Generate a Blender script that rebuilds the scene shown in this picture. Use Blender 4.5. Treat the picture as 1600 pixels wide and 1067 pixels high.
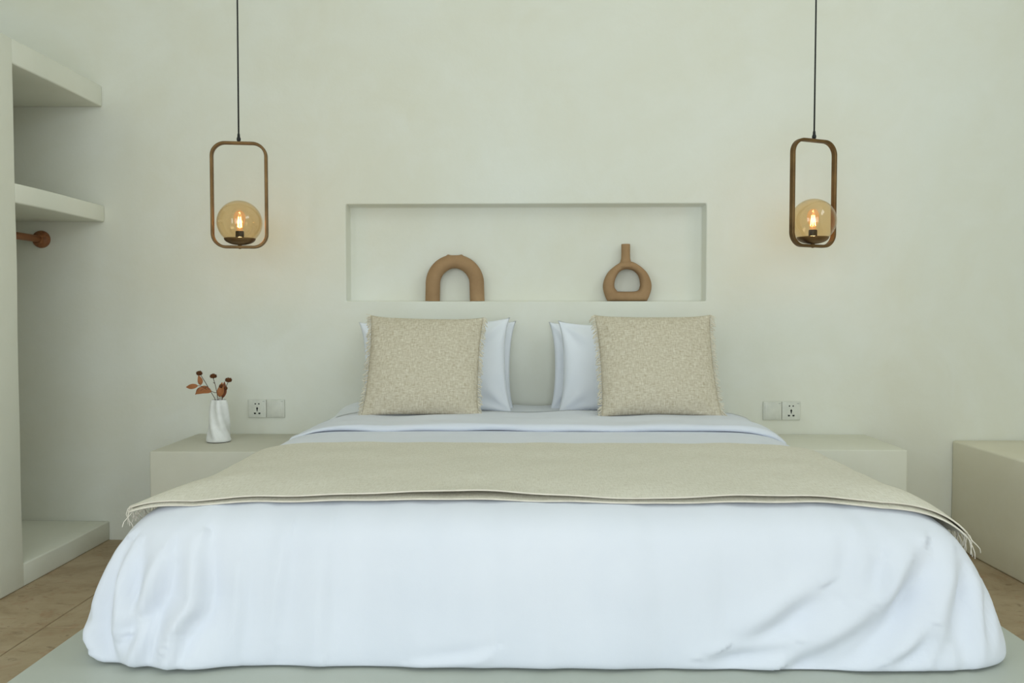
import bpy, bmesh, math, random
import numpy as np
from mathutils import Vector, Matrix

for o in list(bpy.data.objects):
    bpy.data.objects.remove(o)
SC = bpy.context.scene
COL = SC.collection
PI = math.pi

# ------------------------------------------------------------------ camera
F_PX = 1280.0
yaw = math.atan(24 / F_PX)
pit = math.atan(45.5 / F_PX * math.cos(yaw))
cam_d = bpy.data.cameras.new('camera')
cam_d.sensor_fit = 'HORIZONTAL'
cam_d.sensor_width = 36.0
cam_d.lens = F_PX * 36.0 / 1600.0
cam_d.clip_start = 0.05
cam = bpy.data.objects.new('camera', cam_d)
COL.objects.link(cam)
cam.location = (0, -3.84, 1.084)
cam.rotation_euler = (PI / 2 - pit, 0, yaw)
SC.camera = cam

# ------------------------------------------------------------------ world, daylight, exposure
w = bpy.data.worlds.new('world')
SC.world = w
w.use_nodes = True
w.node_tree.nodes['Background'].inputs[0].default_value = (0.80, 0.90, 1.0, 1)
w.node_tree.nodes['Background'].inputs[1].default_value = 1.0


def area(name, loc, rot, sx, sy, power, col):
    d = bpy.data.lights.new(name, 'AREA')
    d.shape = 'RECTANGLE'
    d.size, d.size_y, d.energy, d.color = sx, sy, power, col
    o = bpy.data.objects.new(name, d)
    COL.objects.link(o)
    o.location, o.rotation_euler = loc, rot
    return o


# daylight coming in through the glazed front of the room (behind the camera), a window in the left wall
# behind the camera and a high window in the right wall
DAY = (0.83, 0.93, 1.0)
area('daylight_front', (0.1, -6.12, 1.55), (PI / 2, 0, 0), 3.6, 2.7, 73, DAY)
area('daylight_left', (-2.55, -4.7, 1.7), (PI / 2, 0, -PI / 2), 1.8, 1.7, 32, DAY)
area('daylight_high', (2.66, -2.7, 3.35), (PI / 2, 0, PI / 2), 1.8, 1.0, 23, DAY)

vs = SC.view_settings
vs.view_transform = 'Standard'
vs.look = 'None'
vs.gamma = 1.0
vs.use_curve_mapping = False
vs.exposure = 0.0


# ------------------------------------------------------------------ helpers
def tag(o, label=None, cat=None, group=None, kind=None):
    if label:
        o['label'] = label
    if cat:
        o['category'] = cat
    if group:
        o['group'] = group
    if kind:
        o['kind'] = kind
    return o


def empty(name, loc, label, cat, group=None, rotz=0):
    o = bpy.data.objects.new(name, None)
    COL.objects.link(o)
    o.location = loc
    o.rotation_euler = (0, 0, rotz)
    o.empty_display_size = 0.05
    return tag(o, label, cat, group)


def link(name, me, mat, parent=None, smooth=True):
    o = bpy.data.objects.new(name, me)
    COL.objects.link(o)
    if mat and not me.materials:
        me.materials.append(mat)
    if smooth:
        me.polygons.foreach_set('use_smooth', [True] * len(me.polygons))
    if parent:
        o.parent = parent
    return o


def from_data(name, v, f, mat, parent=None, smooth=True, uv=None):
    me = bpy.data.meshes.new(name)
    me.from_pydata([tuple(map(float, p)) for p in v], [], [tuple(map(int, q)) for q in f])
    if uv is not None:
        l = me.uv_layers.new(name='UVMap')
        li = np.zeros(len(me.loops), dtype=np.int32)
        me.loops.foreach_get('vertex_index', li)
        l.data.foreach_set('uv', np.asarray(uv, dtype=np.float32)[li].ravel())
    me.validate()
    bm = bmesh.new()
    bm.from_mesh(me)
    bmesh.ops.recalc_face_normals(bm, faces=bm.faces)
    bm.to_mesh(me)
    bm.free()
    return link(name, me, mat, parent, smooth)


def bm_obj(name, bm, mat, parent=None, smooth=True):
    bmesh.ops.recalc_face_normals(bm, faces=bm.faces)
    me = bpy.data.meshes.new(name)
    bm.to_mesh(me)
    bm.free()
    return link(name, me, mat, parent, smooth)


def bm_box(bm, x0, x1, y0, y1, z0, z1, bev=0.0, seg=3):
    r = bmesh.ops.create_cube(bm, size=1)
    vs_ = r['verts']
    for v in vs_:
        v.co = Vector(((x0 + x1) / 2 + v.co.x * (x1 - x0), (y0 + y1) / 2 + v.co.y * (y1 - y0), (z0 + z1) / 2 + v.co.z * (z1 - z0)))
    if bev:
        es = list({e for v in vs_ for e in v.link_edges})
        bmesh.ops.bevel(bm, geom=es, offset=bev, segments=seg, profile=0.5, affect='EDGES')


def box(name, x0, x1, y0, y1, z0, z1, mat, parent=None, bev=0.0, seg=3):
    bm = bmesh.new()
    bm_box(bm, x0, x1, y0, y1, z0, z1, bev, seg)
    o = bm_obj(name, bm, mat, parent, smooth=bool(bev))
    if bev:
        sharp(o, 40)
    return o


def sharp(o, deg=35):
    bm = bmesh.new()
    bm.from_mesh(o.data)
    a = math.radians(deg)
    for e in bm.edges:
        if len(e.link_faces) == 2 and e.calc_face_angle(0) > a:
            e.smooth = False
    bm.to_mesh(o.data)
    bm.free()


def catmull(pts, n):
    """smooth curve through pts, n samples per span"""
    P = [np.array(p, float) for p in pts]
    P = [2 * P[0] - P[1]] + P + [2 * P[-1] - P[-2]]
    out = []
    for i in range(1, len(P) - 2):
        for k in range(n):
            t = k / n
            a, b, c, d = P[i - 1], P[i], P[i + 1], P[i + 2]
            out.append(0.5 * ((2 * b) + (c - a) * t + (2 * a - 5 * b + 4 * c - d) * t * t + (3 * b - a - 3 * c + d) * t ** 3))
    out.append(P[-2])
    return np.array(out)


def tube_data(path, rad, n=8, caps=True, base=0):
    """round tube along path; rad is a number or a list"""
    path = [Vector(p) for p in path]
    m = len(path)
    if not hasattr(rad, '__len__'):
        rad = [rad] * m
    V, Fc = [], []
    t0 = (path[1] - path[0]).normalized()
    ref = Vector((0, 0, 1)) if abs(t0.z) < 0.9 else Vector((1, 0, 0))
    nrm = t0.cross(ref).normalized()
    for i in range(m):
        t = (path[min(i + 1, m - 1)] - path[max(i - 1, 0)]).normalized()
        nrm = (nrm - t * nrm.dot(t)).normalized()
        b = t.cross(nrm)
        for k in range(n):
            a = 2 * PI * k / n
            V.append(path[i] + (nrm * math.cos(a) + b * math.sin(a)) * rad[i])
    for i in range(m - 1):
        for k in range(n):
            k2 = (k + 1) % n
            Fc.append((base + i * n + k, base + i * n + k2, base + (i + 1) * n + k2, base + (i + 1) * n + k))
    if caps:
        Fc.append(tuple(base + k for k in range(n)))
        Fc.append(tuple(base + (m - 1) * n + k for k in range(n)))
    return V, Fc


def tubes(name, paths, rad, mat, parent=None, n=8):
    V, Fc = [], []
    for i, p in enumerate(paths):
        r = rad[i] if isinstance(rad, list) and hasattr(rad[0], '__len__') else rad
        v, f = tube_data(p, r, n, True, len(V))
        V += v
        Fc += f
    return from_data(name, V, Fc, mat, parent)


def lathe(name, prof, mat, parent=None, n=32, loc=(0, 0, 0), axis='z'):
    V, Fc = [], []
    m = len(prof)
    for r, z in prof:
        for k in range(n):
            a = 2 * PI * k / n
            p = (r * math.cos(a), r * math.sin(a), z)
            if axis == 'y':
                p = (p[0], p[2], p[1])
            V.append((p[0] + loc[0], p[1] + loc[1], p[2] + loc[2]))
    for i in range(m - 1):
        for k in range(n):
            k2 = (k + 1) % n
            Fc.append((i * n + k, i * n + k2, (i + 1) * n + k2, (i + 1) * n + k))
    if prof[0][0] > 1e-5:
        Fc.append(tuple(range(n)))
    if prof[-1][0] > 1e-5:
        Fc.append(tuple((m - 1) * n + k for k in range(n)))
    o = from_data(name, V, Fc, mat, parent)
    bm = bmesh.new()
    bm.from_mesh(o.data)
    bmesh.ops.remove_doubles(bm, verts=bm.verts, dist=1e-6)
    bmesh.ops.recalc_face_normals(bm, faces=bm.faces)
    bm.to_mesh(o.data)
    bm.free()
    o.data.polygons.foreach_set('use_smooth', [True] * len(o.data.polygons))
    sharp(o, 40)
    return o


def grid_faces(nu, nv, base=0):
    f = []
    for i in range(nu - 1):
        for j in range(nv - 1):
            a = base + i * nv + j
            f.append((a, a + nv, a + nv + 1, a + 1))
    return f


_rs = np.random.RandomState(7)


def sines(n, lo, hi, seed):
    """smooth 2-D pseudo noise built from n random plane waves, about +-1"""
    r = np.random.RandomState(seed)
    ang = r.uniform(0, PI, n)
    k = r.uniform(lo, hi, n)
    ph = r.uniform(0, 2 * PI, n)
    kx, ky = k * np.cos(ang), k * np.sin(ang)

    def f(x, y):
        s = 0
        for i in range(n):
            s = s + np.sin(kx[i] * x + ky[i] * y + ph[i])
        return s / math.sqrt(n)
    return f


# ------------------------------------------------------------------ materials
def srgb(r, g, b):
    def c(v):
        v /= 255.0
        return v / 12.92 if v <= 0.04045 else ((v + 0.055) / 1.055) ** 2.4
    return (c(r), c(g), c(b), 1)


class NT:
    def __init__(self, name):
        self.m = bpy.data.materials.new(name)
        self.m.use_nodes = True
        self.t = self.m.node_tree
        self.t.nodes.clear()
        self.out = self.n('ShaderNodeOutputMaterial')

    def n(self, typ, **kw):
        nd = self.t.nodes.new(typ)
        for k, v in kw.items():
            if k.startswith('i_'):
                nd.inputs[k[2:].replace('_', ' ')].default_value = v
            else:
                setattr(nd, k, v)
        return nd

    def l(self, a, b):
        self.t.links.new(a, b)

    def bsdf(self, rough=0.6, metal=0.0, color=None, spec=0.5):
        b = self.n('ShaderNodeBsdfPrincipled')
        b.inputs['Roughness'].default_value = rough
        b.inputs['Metallic'].default_value = metal
        b.inputs['Specular IOR Level'].default_value = spec
        if color:
            b.inputs['Base Color'].default_value = color
        self.l(b.outputs[0], self.out.inputs[0])
        return b

    def noise(self, vec, scale, detail=4, rough=0.55, dist=0.0):
        nd = self.n('ShaderNodeTexNoise')
        nd.inputs['Scale'].default_value = scale
        nd.inputs['Detail'].default_value = detail
        nd.inputs['Roughness'].default_value = rough
        nd.inputs['Distortion'].default_value = dist
        if vec is not None:
            self.l(vec, nd.inputs['Vector'])
        return nd.outputs['Fac']

    def ramp(self, fac, stops):
        r = self.n('ShaderNodeValToRGB')
        e = r.color_ramp.elements
        e[0].position, e[0].color = stops[0]
        e[1].position, e[1].color = stops[-1]
        for p, c in stops[1:-1]:
            k = e.new(p)
            k.color = c
        self.l(fac, r.inputs[0])
        return r.outputs[0]

    def mix(self, fac, a, b, mode='MIX'):
        m = self.n('ShaderNodeMix', data_type='RGBA', blend_type=mode)
        for s, v in ((m.inputs[0], fac), (m.inputs[6], a), (m.inputs[7], b)):
            if isinstance(v, (int, float, tuple)):
                s.default_value = v
            else:
                self.l(v, s)
        return m.outputs[2]

    def math(self, op, a, b=0.0):
        m = self.n('ShaderNodeMath', operation=op)
        for s, v in ((m.inputs[0], a), (m.inputs[1], b)):
            if isinstance(v, (int, float)):
                s.default_value = v
            else:
                self.l(v, s)
        return m.outputs[0]

    def mapping(self, vec, scale=(1, 1, 1), rot=(0, 0, 0)):
        m = self.n('ShaderNodeMapping')
        m.inputs['Scale'].default_value = scale
        m.inputs['Rotation'].default_value = rot
        self.l(vec, m.inputs[0])
        return m.outputs[0]

    def bump(self, h, bsdf, strength=0.2, dist=0.01):
        b = self.n('ShaderNodeBump')
        b.inputs['Strength'].default_value = strength
        b.inputs['Distance'].default_value = dist
        self.l(h, b.inputs['Height'])
        self.l(b.outputs[0], bsdf.inputs['Normal'])

    def pos(self):
        return self.n('ShaderNodeNewGeometry').outputs['Position']

    def obj(self):
        return self.n('ShaderNodeTexCoord').outputs['Object']

    def uv(self):
        return self.n('ShaderNodeTexCoord').outputs['UV']


def plaster(name, c1, c2, c3, rough=0.7, bump=0.25):
    t = NT(name)
    p = t.pos()
    big = t.noise(p, 0.9, 5, 0.6, 0.6)
    fine = t.noise(p, 3.4, 8, 0.65, 0.8)
    c = t.ramp(big, [(0.32, c1), (0.68, c2)])
    f2 = t.ramp(fine, [(0.45, (0, 0, 0, 1)), (0.8, (1, 1, 1, 1))])
    c = t.mix(t.math('MULTIPLY', f2, 0.45), c, c3)
    b = t.bsdf(rough, 0, None, 0.3)
    t.l(c, b.inputs['Base Color'])
    h = t.math('ADD', t.noise(p, 5.0, 6, 0.6), t.math('MULTIPLY', t.noise(p, 60.0, 3, 0.5), 0.06))
    t.bump(h, b, bump, 0.012)
    return t.m


def plain(name, color, rough=0.5, metal=0.0, spec=0.5):
    t = NT(name)
    b = t.bsdf(rough, metal, None, spec)
    p = t.obj()
    n = t.noise(p, 30, 4)
    dark = tuple(v * 0.88 for v in color[:3]) + (1,)
    t.l(t.ramp(n, [(0.3, dark), (0.7, color)]), b.inputs['Base Color'])
    return t.m


M = {}
M['wall'] = plaster('limewash_plaster', srgb(231, 232, 221), srgb(226, 224, 207), srgb(235, 236, 228))
M['closet'] = plaster('closet_plaster', srgb(231, 231, 217), srgb(226, 226, 211), srgb(235, 236, 225))
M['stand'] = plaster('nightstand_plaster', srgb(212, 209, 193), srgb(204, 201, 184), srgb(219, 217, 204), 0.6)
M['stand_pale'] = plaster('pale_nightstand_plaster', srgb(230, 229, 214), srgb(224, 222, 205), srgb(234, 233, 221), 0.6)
M['bench'] = plaster('bench_plaster', srgb(232, 227, 207), srgb(225, 218, 195), srgb(235, 231, 215), 0.6)
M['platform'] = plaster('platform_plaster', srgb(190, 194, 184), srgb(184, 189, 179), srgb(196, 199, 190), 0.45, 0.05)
M['ceiling'] = plaster('ceiling_plaster', srgb(238, 238, 228), srgb(234, 234, 224), srgb(242, 242, 234))


def mat_stone():
    t = NT('travertine')
    p = t.obj()
    rnd = t.n('ShaderNodeObjectInfo').outputs['Random']
    off = t.n('ShaderNodeCombineXYZ')
    t.l(t.math('MULTIPLY', rnd, 37.0), off.inputs[0])
    t.l(t.math('MULTIPLY', rnd, 11.0), off.inputs[1])
    add = t.n('ShaderNodeVectorMath', operation='ADD')
    t.l(p, add.inputs[0])
    t.l(off.outputs[0], add.inputs[1])
    p = add.outputs[0]
    n1 = t.noise(t.mapping(p, (1.2, 1.5, 1)), 3.0, 9, 0.68, 0.7)
    c = t.ramp(n1, [(0.28, srgb(152, 130, 101)), (0.45, srgb(174, 153, 123)), (0.6, srgb(184, 165, 136)), (0.78, srgb(200, 184, 158))])
    n2 = t.noise(t.mapping(p, (1.5, 3.0, 1), (0, 0, 0.5)), 9.0, 7, 0.72, 1.2)
    pit = t.ramp(n2, [(0.34, (1, 1, 1, 1)), (0.42, (0, 0, 0, 1))])
    c = t.mix(t.math('MULTIPLY', pit, 0.55), c, srgb(112, 88, 62))
    n3 = t.noise(p, 14.0, 5, 0.6, 1.0)
    red = t.ramp(n3, [(0.56, (0, 0, 0, 1)), (0.70, (1, 1, 1, 1))])
    c = t.mix(t.math('MULTIPLY', red, 0.40), c, srgb(165, 122, 92))
    b = t.bsdf(0.55, 0, None, 0.4)
    t.l(c, b.inputs['Base Color'])
    t.bump(t.math('SUBTRACT', n3, pit), b, 0.12, 0.004)
    return t.m


M['stone'] = mat_stone()
M['grout'] = plain('grout', srgb(150, 132, 102), 0.9)


def mat_cotton(name, c1, c2):
    t = NT(name)
    p = t.obj()
    b = t.bsdf(0.85, 0, None, 0.2)
    t.l(t.ramp(t.noise(p, 3.0, 4), [(0.3, c1), (0.7, c2)]), b.inputs['Base Color'])
    b.inputs['Sheen Weight'].default_value = 0.15
    b.inputs['Sheen Roughness'].default_value = 0.5
    h = t.math('ADD', t.noise(p, 12.0, 5, 0.55), t.math('MULTIPLY', t.noise(p, 420.0, 2, 0.5), 0.15))
    t.bump(h, b, 0.12, 0.006)
    return t.m


M['duvet'] = mat_cotton('white_cotton', srgb(221, 225, 234), srgb(227, 230, 238))
M['sheet'] = mat_cotton('white_sheet', srgb(232, 236, 241), srgb(238, 241, 245))
M['pillow'] = mat_cotton('white_pillowcase', srgb(233, 237, 243), srgb(239, 242, 247))


def mat_linen(name, dark, mid, light, sx, sy, contrast=1.0):
    """slubby plain weave driven by the cloth's own UVs (metres)"""
    t = NT(name)
    uv = t.uv()
    a = t.noise(t.mapping(uv, (sx * 0.10, sy, 1)), 1.0, 3, 0.6)
    c = t.noise(t.mapping(uv, (sx, sy * 0.10, 1)), 1.0, 3, 0.6)
    blot = t.noise(t.mapping(uv, (90, 120, 1)), 1.0, 4, 0.65)
    s = t.math('ADD', t.math('ADD', t.math('MULTIPLY', a, 0.36), t.math('MULTIPLY', c, 0.36)), t.math('MULTIPLY', blot, 0.28))
    k = 0.11 / contrast
    col = t.ramp(s, [(0.5 - k, dark), (0.5, mid), (0.5 + k, light)])
    b = t.bsdf(0.95, 0, None, 0.1)
    t.l(col, b.inputs['Base Color'])
    t.bump(s, b, 0.5, 0.004)
    return t.m


M['linen'] = mat_linen('beige_linen', srgb(178, 164, 139), srgb(203, 193, 171), srgb(222, 215, 197), 380, 380, 0.95)
M['runner'] = mat_linen('runner_weave', srgb(204, 197, 179), srgb(222, 217, 201), srgb(232, 228, 216), 300, 420, 0.7)
M['thread'] = plain('thread', srgb(236, 228, 208), 0.9, 0, 0.1)
M['hem'] = plain('hem_thread', srgb(228, 221, 206), 0.9, 0, 0.1)


def mat_brass():
    t = NT('aged_brass')
    p = t.obj()
    b = t.bsdf(0.5, 0.8, None, 0.5)
    t.l(t.ramp(t.noise(p, 9, 6, 0.6), [(0.3, srgb(98, 74, 46)), (0.7, srgb(138, 108, 70))]), b.inputs['Base Color'])
    return t.m


M['brass'] = mat_brass()
M['black'] = plain('black_cord', srgb(22, 23, 22), 0.6)
M['socket_black'] = plain('lamp_holder', srgb(40, 36, 30), 0.45)


def mat_glass(name, tint, emis=None, strength=0.0):
    t = NT(name)
    tr = t.n('ShaderNodeBsdfTransparent')
    tr.inputs[0].default_value = tint
    gl = t.n('ShaderNodeBsdfGlossy')
    gl.inputs['Roughness'].default_value = 0.03
    lw = t.n('ShaderNodeLayerWeight')
    lw.inputs[0].default_value = 0.5
    fr = t.math('ADD', t.math('MULTIPLY', t.math('POWER', lw.outputs['Facing'], 4.0), 0.55), 0.045)
    mx = t.n('ShaderNodeMixShader')
    t.l(fr, mx.inputs[0])
    t.l(tr.outputs[0], mx.inputs[1])
    t.l(gl.outputs[0], mx.inputs[2])
    last = mx.outputs[0]
    if emis:
        em = t.n('ShaderNodeEmission')
        em.inputs[0].default_value = emis
        em.inputs[1].default_value = strength
        ad = t.n('ShaderNodeAddShader')
        t.l(last, ad.inputs[0])
        t.l(em.outputs[0], ad.inputs[1])
        last = ad.outputs[0]
    t.l(last, t.out.inputs[0])
    return t.m


M['amber'] = mat_glass('amber_glass', (0.985, 0.915, 0.79, 1))
M['bulb'] = mat_glass('bulb_glass_with_haze', (0.98, 0.86, 0.72, 1), (1.0, 0.45, 0.2, 1), 0.16)  # weak emission in the glass stands in for the haze around the filament


def mat_emit(name, col, s):
    t = NT(name)
    e = t.n('ShaderNodeEmission')
    e.inputs[0].default_value = col
    e.inputs[1].default_value = s
    t.l(e.outputs[0], t.out.inputs[0])
    return t.m


M['filament'] = mat_emit('filament', (1.0, 0.55, 0.22, 1), 14.0)


def mat_clay():
    t = NT('brown_clay')
    p = t.obj()
    b = t.bsdf(0.9, 0, None, 0.15)
    t.l(t.ramp(t.noise(p, 12, 6, 0.6), [(0.3, srgb(158, 127, 93)), (0.7, srgb(174, 142, 106))]), b.inputs['Base Color'])
    t.bump(t.noise(p, 220, 4, 0.6), b, 0.25, 0.002)
    return t.m


M['clay'] = mat_clay()
M['ceramic'] = plain('white_ceramic', srgb(240, 240, 236), 0.35)
M['foot'] = plain('shadow_gap_foot', srgb(50, 46, 40), 0.8)  # unglazed base ring, coloured dark to paint the shadow gap under the vase


def mat_wood():
    t = NT('brown_wood')
    p = t.obj()
    b = t.bsdf(0.5, 0, None, 0.4)
    n = t.noise(t.mapping(p, (40, 4, 40)), 1.0, 5, 0.6, 1.0)
    t.l(t.ramp(n, [(0.3, srgb(128, 80, 48)), (0.7, srgb(168, 112, 72))]), b.inputs['Base Color'])
    return t.m


M['wood'] = mat_wood()
M['plate'] = plain('white_plastic', srgb(224, 224, 212), 0.4)
M['hole'] = plain('dark_slot', srgb(14, 16, 14), 0.8)
M['mark'] = plain('grey_mark', srgb(160, 164, 156), 0.6)
M['stem'] = plain('dry_stem', srgb(84, 56, 38), 0.8)
M['leaf'] = plain('dry_leaf', srgb(170, 108, 62), 0.7)
M['leaf_dark'] = plain('dry_leaf_dark', srgb(146, 88, 56), 0.7)
M['flower'] = plain('dry_flower', srgb(104, 66, 40), 0.95, 0, 0.1)
M['frame'] = plain('window_frame', srgb(230, 230, 225), 0.5)

# ------------------------------------------------------------------ room shell
XL, XR, YF, ZC = -2.60, 2.72, -6.2, 4.0
NX0, NX1, NZ0, NZ1, ND = -0.851, 0.832, 1.136, 1.590, 0.085


def wall_with_niche():
    bm = bmesh.new()
    xs = [XL - 0.2, NX0, NX1, XR + 0.2]
    zs = [-0.12, NZ0, NZ1, ZC + 0.15]
    g = [[bm.verts.new((x, 0, z)) for z in zs] for x in xs]
    for i in range(3):
        for j in range(3):
            if (i, j) != (1, 1):
                bm.faces.new((g[i][j], g[i + 1][j], g[i + 1][j + 1], g[i][j + 1]))
    inner = [g[1][1], g[2][1], g[2][2], g[1][2]]
    dn = 0.004
    back = [bm.verts.new((v.co.x + sx * dn, ND, v.co.z + sz * dn)) for v, sx, sz in zip(inner, (1, -1, -1, 1), (0, 0, -1, -1))]
    sides = []
    for k in range(4):
        bm.faces.new((inner[k], inner[(k + 1) % 4], back[(k + 1) % 4], back[k]))
    bm.faces.new(back)
    # solid body behind
    r = [bm.verts.new((x, 0.3, z)) for x, z in ((xs[0], zs[0]), (xs[3], zs[0]), (xs[3], zs[3]), (xs[0], zs[3]))]
    bm.faces.new(r)
    bot = [g[i][0] for i in range(4)]
    top = [g[i][3] for i in range(4)]
    lef = [g[0][j] for j in range(4)]
    rig = [g[3][j] for j in range(4)]
    bm.faces.new(bot + [r[1], r[0]])
    bm.faces.new(top + [r[2], r[3]])
    bm.faces.new(lef + [r[3], r[0]])
    bm.faces.new(rig + [r[2], r[1]])
    es = [e for e in bm.edges if (e.verts[0] in inner and e.verts[1] in inner) or (e.verts[0] in back and e.verts[1] in back)
          or (e.verts[0] in inner and e.verts[1] in back) or (e.verts[1] in inner and e.verts[0] in back)]
    bmesh.ops.recalc_face_normals(bm, faces=bm.faces)
    bmesh.ops.bevel(bm, geom=es, offset=0.007, segments=3, profile=0.5, affect='EDGES')
    o = bm_obj('wall_back', bm, M['wall'])
    sharp(o, 30)
    return tag(o, kind='structure')


wall_with_niche()


def plane_wall_with_hole(name, axis, c0, c1, u0, u1, z0, z1, h):
    """slab with one rectangular opening; axis 'y' = faces along y, 'x' = faces along x"""
    bm = bmesh.new()
    a0, a1, b0, b1 = h
    for (p0, p1, q0, q1) in ((u0, a0, z0, z1), (a1, u1, z0, z1), (a0, a1, b1, z1), (a0, a1, z0, b0)):
        if p1 - p0 < 1e-4 or q1 - q0 < 1e-4:
            continue
        if axis == 'y':
            bm_box(bm, p0, p1, c0, c1, q0, q1)
        else:
            bm_box(bm, c0, c1, p0, p1, q0, q1)
    return tag(bm_obj(name, bm, M['wall'], None, False), kind='structure')


plane_wall_with_hole('wall_right', 'x', XR, XR + 0.2, YF, 0.0, -0.12, ZC + 0.15, (-3.6, -1.8, 2.85, 3.85))
plane_wall_with_hole('wall_left', 'x', XL - 0.2, XL, YF, 0.0, -0.12, ZC + 0.15, (-5.6, -3.8, 0.85, 2.55))
plane_wall_with_hole('wall_front', 'y', YF - 0.2, YF, XL - 0.2, XR + 0.2, -0.12, ZC + 0.15, (-1.7, 1.9, 0.2, 2.9))
tag(box('ceiling', XL, XR, YF, 0.0, ZC, ZC + 0.15, M['ceiling']), kind='structure')


def window(name, axis, c, a0, a1, b0, b1, nm):
    bm = bmesh.new()
    t = 0.05
    bars = [(a0, a1, b0, b0 + t), (a0, a1, b1 - t, b1), (a0, a0 + t, b0 + t, b1 - t), (a1 - t, a1, b0 + t, b1 - t)]
    for k in range(1, nm):
        x = a0 + (a1 - a0) * k / nm
        bars.append((x - t / 2, x + t / 2, b0 + t, b1 - t))
    for p0, p1, q0, q1 in bars:
        if axis == 'y':
            bm_box(bm, p0, p1, c, c + 0.05, q0, q1)
        else:
            bm_box(bm, c, c + 0.05, p0, p1, q0, q1)
    return tag(bm_obj(name, bm, M['frame'], None, False), kind='structure')


window('window_1', 'y', YF - 0.12, -1.7, 1.9, 0.2, 2.9, 4)
window('window_2', 'x', XR + 0.08, -3.6, -1.8, 2.85, 3.85, 2)
window('window_3', 'x', XL - 0.14, -5.6, -3.8, 0.85, 2.55, 2)

# floor: grout bed with individual travertine tiles
floor = tag(box('floor', XL, XR, YF, 0.0, -0.12, -0.0035, M['grout']), kind='structure')
TW, TL = 0.66, 1.085
bm = bmesh.new()
bm_box(bm, -TW / 2 + 0.0022, TW / 2 - 0.0022, -TL / 2 + 0.0022, TL / 2 - 0.0022, -0.011, 0, 0.0018, 1)
tile_me = bpy.data.meshes.new('tile')
bmesh.ops.recalc_face_normals(bm, faces=bm.faces)
bm.to_mesh(tile_me)
bm.free()
tile_me.materials.append(M['stone'])
for i in range(8):
    for j in range(6):
        x0 = -1.664 + (i - 1) * TW
        y1 = 0.0 - j * TL
        xa, xb = max(x0, XL), min(x0 + TW, XR)
        ya, yb = max(y1 - TL, YF), y1
        if xb - xa < 0.05 or yb - ya < 0.05:
            continue
        o = bpy.data.objects.new('tile', tile_me)
        COL.objects.link(o)
        o.location = ((xa + xb) / 2, (ya + yb) / 2, 0)
        o.scale = ((xb - xa) / TW, (yb - ya) / TL, 1)
        o.parent = floor

# ------------------------------------------------------------------ built-in closet on the left
CX = -1.99
closet = empty('built_in_closet', (-2.3, -0.4, 0), 'open plastered closet with thick shelves at the left edge', 'closet')
closet_inv = Matrix.Translation((2.3, 0.4, 0))


def part(o, parent):
    """parent keeping world placement (parents are only translated / rotated in z)"""
    bpy.context.view_layer.update()
    o.parent = parent
    o.matrix_parent_inverse = parent.matrix_world.inverted()
    return o


def soft_box(name, x0, x1, y0, y1, z0, z1, mat, parent, bev=0.007, wob=0.0022, seed=1):
    bm = bmesh.new()
    bm_box(bm, x0, x1, y0, y1, z0, z1, bev, 3)
    for ax in range(3):
        lo, hi = ((x0, x1), (y0, y1), (z0, z1))[ax]
        n = max(1, int((hi - lo) / 0.12))
        for k in range(1, n):
            c = lo + (hi - lo) * k / n
            nv = Vector((0, 0, 0))
            nv[ax] = 1
            cv = Vector((0, 0, 0))
            cv[ax] = c
            bmesh.ops.bisect_plane(bm, geom=bm.verts[:] + bm.edges[:] + bm.faces[:], plane_co=cv, plane_no=nv)
    f = sines(5, 4, 11, seed)
    g = sines(5, 4, 11, seed + 50)
    for v in bm.verts:
        v.co.x += wob * float(f(v.co.y, v.co.z))
        v.co.z += wob * 0.6 * float(g(v.co.y, v.co.x)) if v.co.z > 0.02 else 0
    o = bm_obj(name, bm, mat)
    sharp(o, 40)
    return part(o, parent) if parent else o


soft_box('side_panel', XL + 0.004, CX, -0.92, -0.672, 0.0, 2.143, M['closet'], closet, seed=3)
soft_box('top_slab', XL + 0.004, CX - 0.001, -0.676, -0.002, 2.046, 2.143, M['closet'], closet, seed=4)
soft_box('shelf', XL + 0.004, CX, -0.676, -0.002, 1.510, 1.587, M['closet'], closet, seed=5)
soft_box('base_ledge', XL + 0.004, CX, -0.676, -0.002, 0.0, 0.09, M['closet'], closet, seed=6)

rod = empty('closet_rod', (-2.29, -0.3, 1.428), 'brown wooden hanging rod under the closet shelf', 'clothes rod')
part(tubes('rod', [[(-2.29, -0.01, 1.428), (-2.29, -0.3, 1.428), (-2.29, -0.66, 1.428)]], 0.0165, M['wood'], None, 16), rod)
fl = [(0.040, 0.0), (0.041, 0.006), (0.039, 0.016), (0.033, 0.023), (0.024, 0.027), (0.022, 0.042), (0.0, 0.042)]
part(lathe('flange', [(r, -y) for r, y in fl], M['wood'], None, 28, (-2.29, -0.001, 1.428), 'y'), rod)
part(lathe('flange', [(r, y) for r, y in fl], M['wood'], None, 28, (-2.29, -0.669, 1.428), 'y'), rod)

# ------------------------------------------------------------------ masonry blocks
PX0, PX1, PZ = -1.106, 1.190, 0.30
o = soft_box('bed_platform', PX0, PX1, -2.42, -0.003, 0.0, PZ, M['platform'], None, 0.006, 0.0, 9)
tag(o, 'low pale plastered platform under the bed', 'bed platform')


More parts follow.
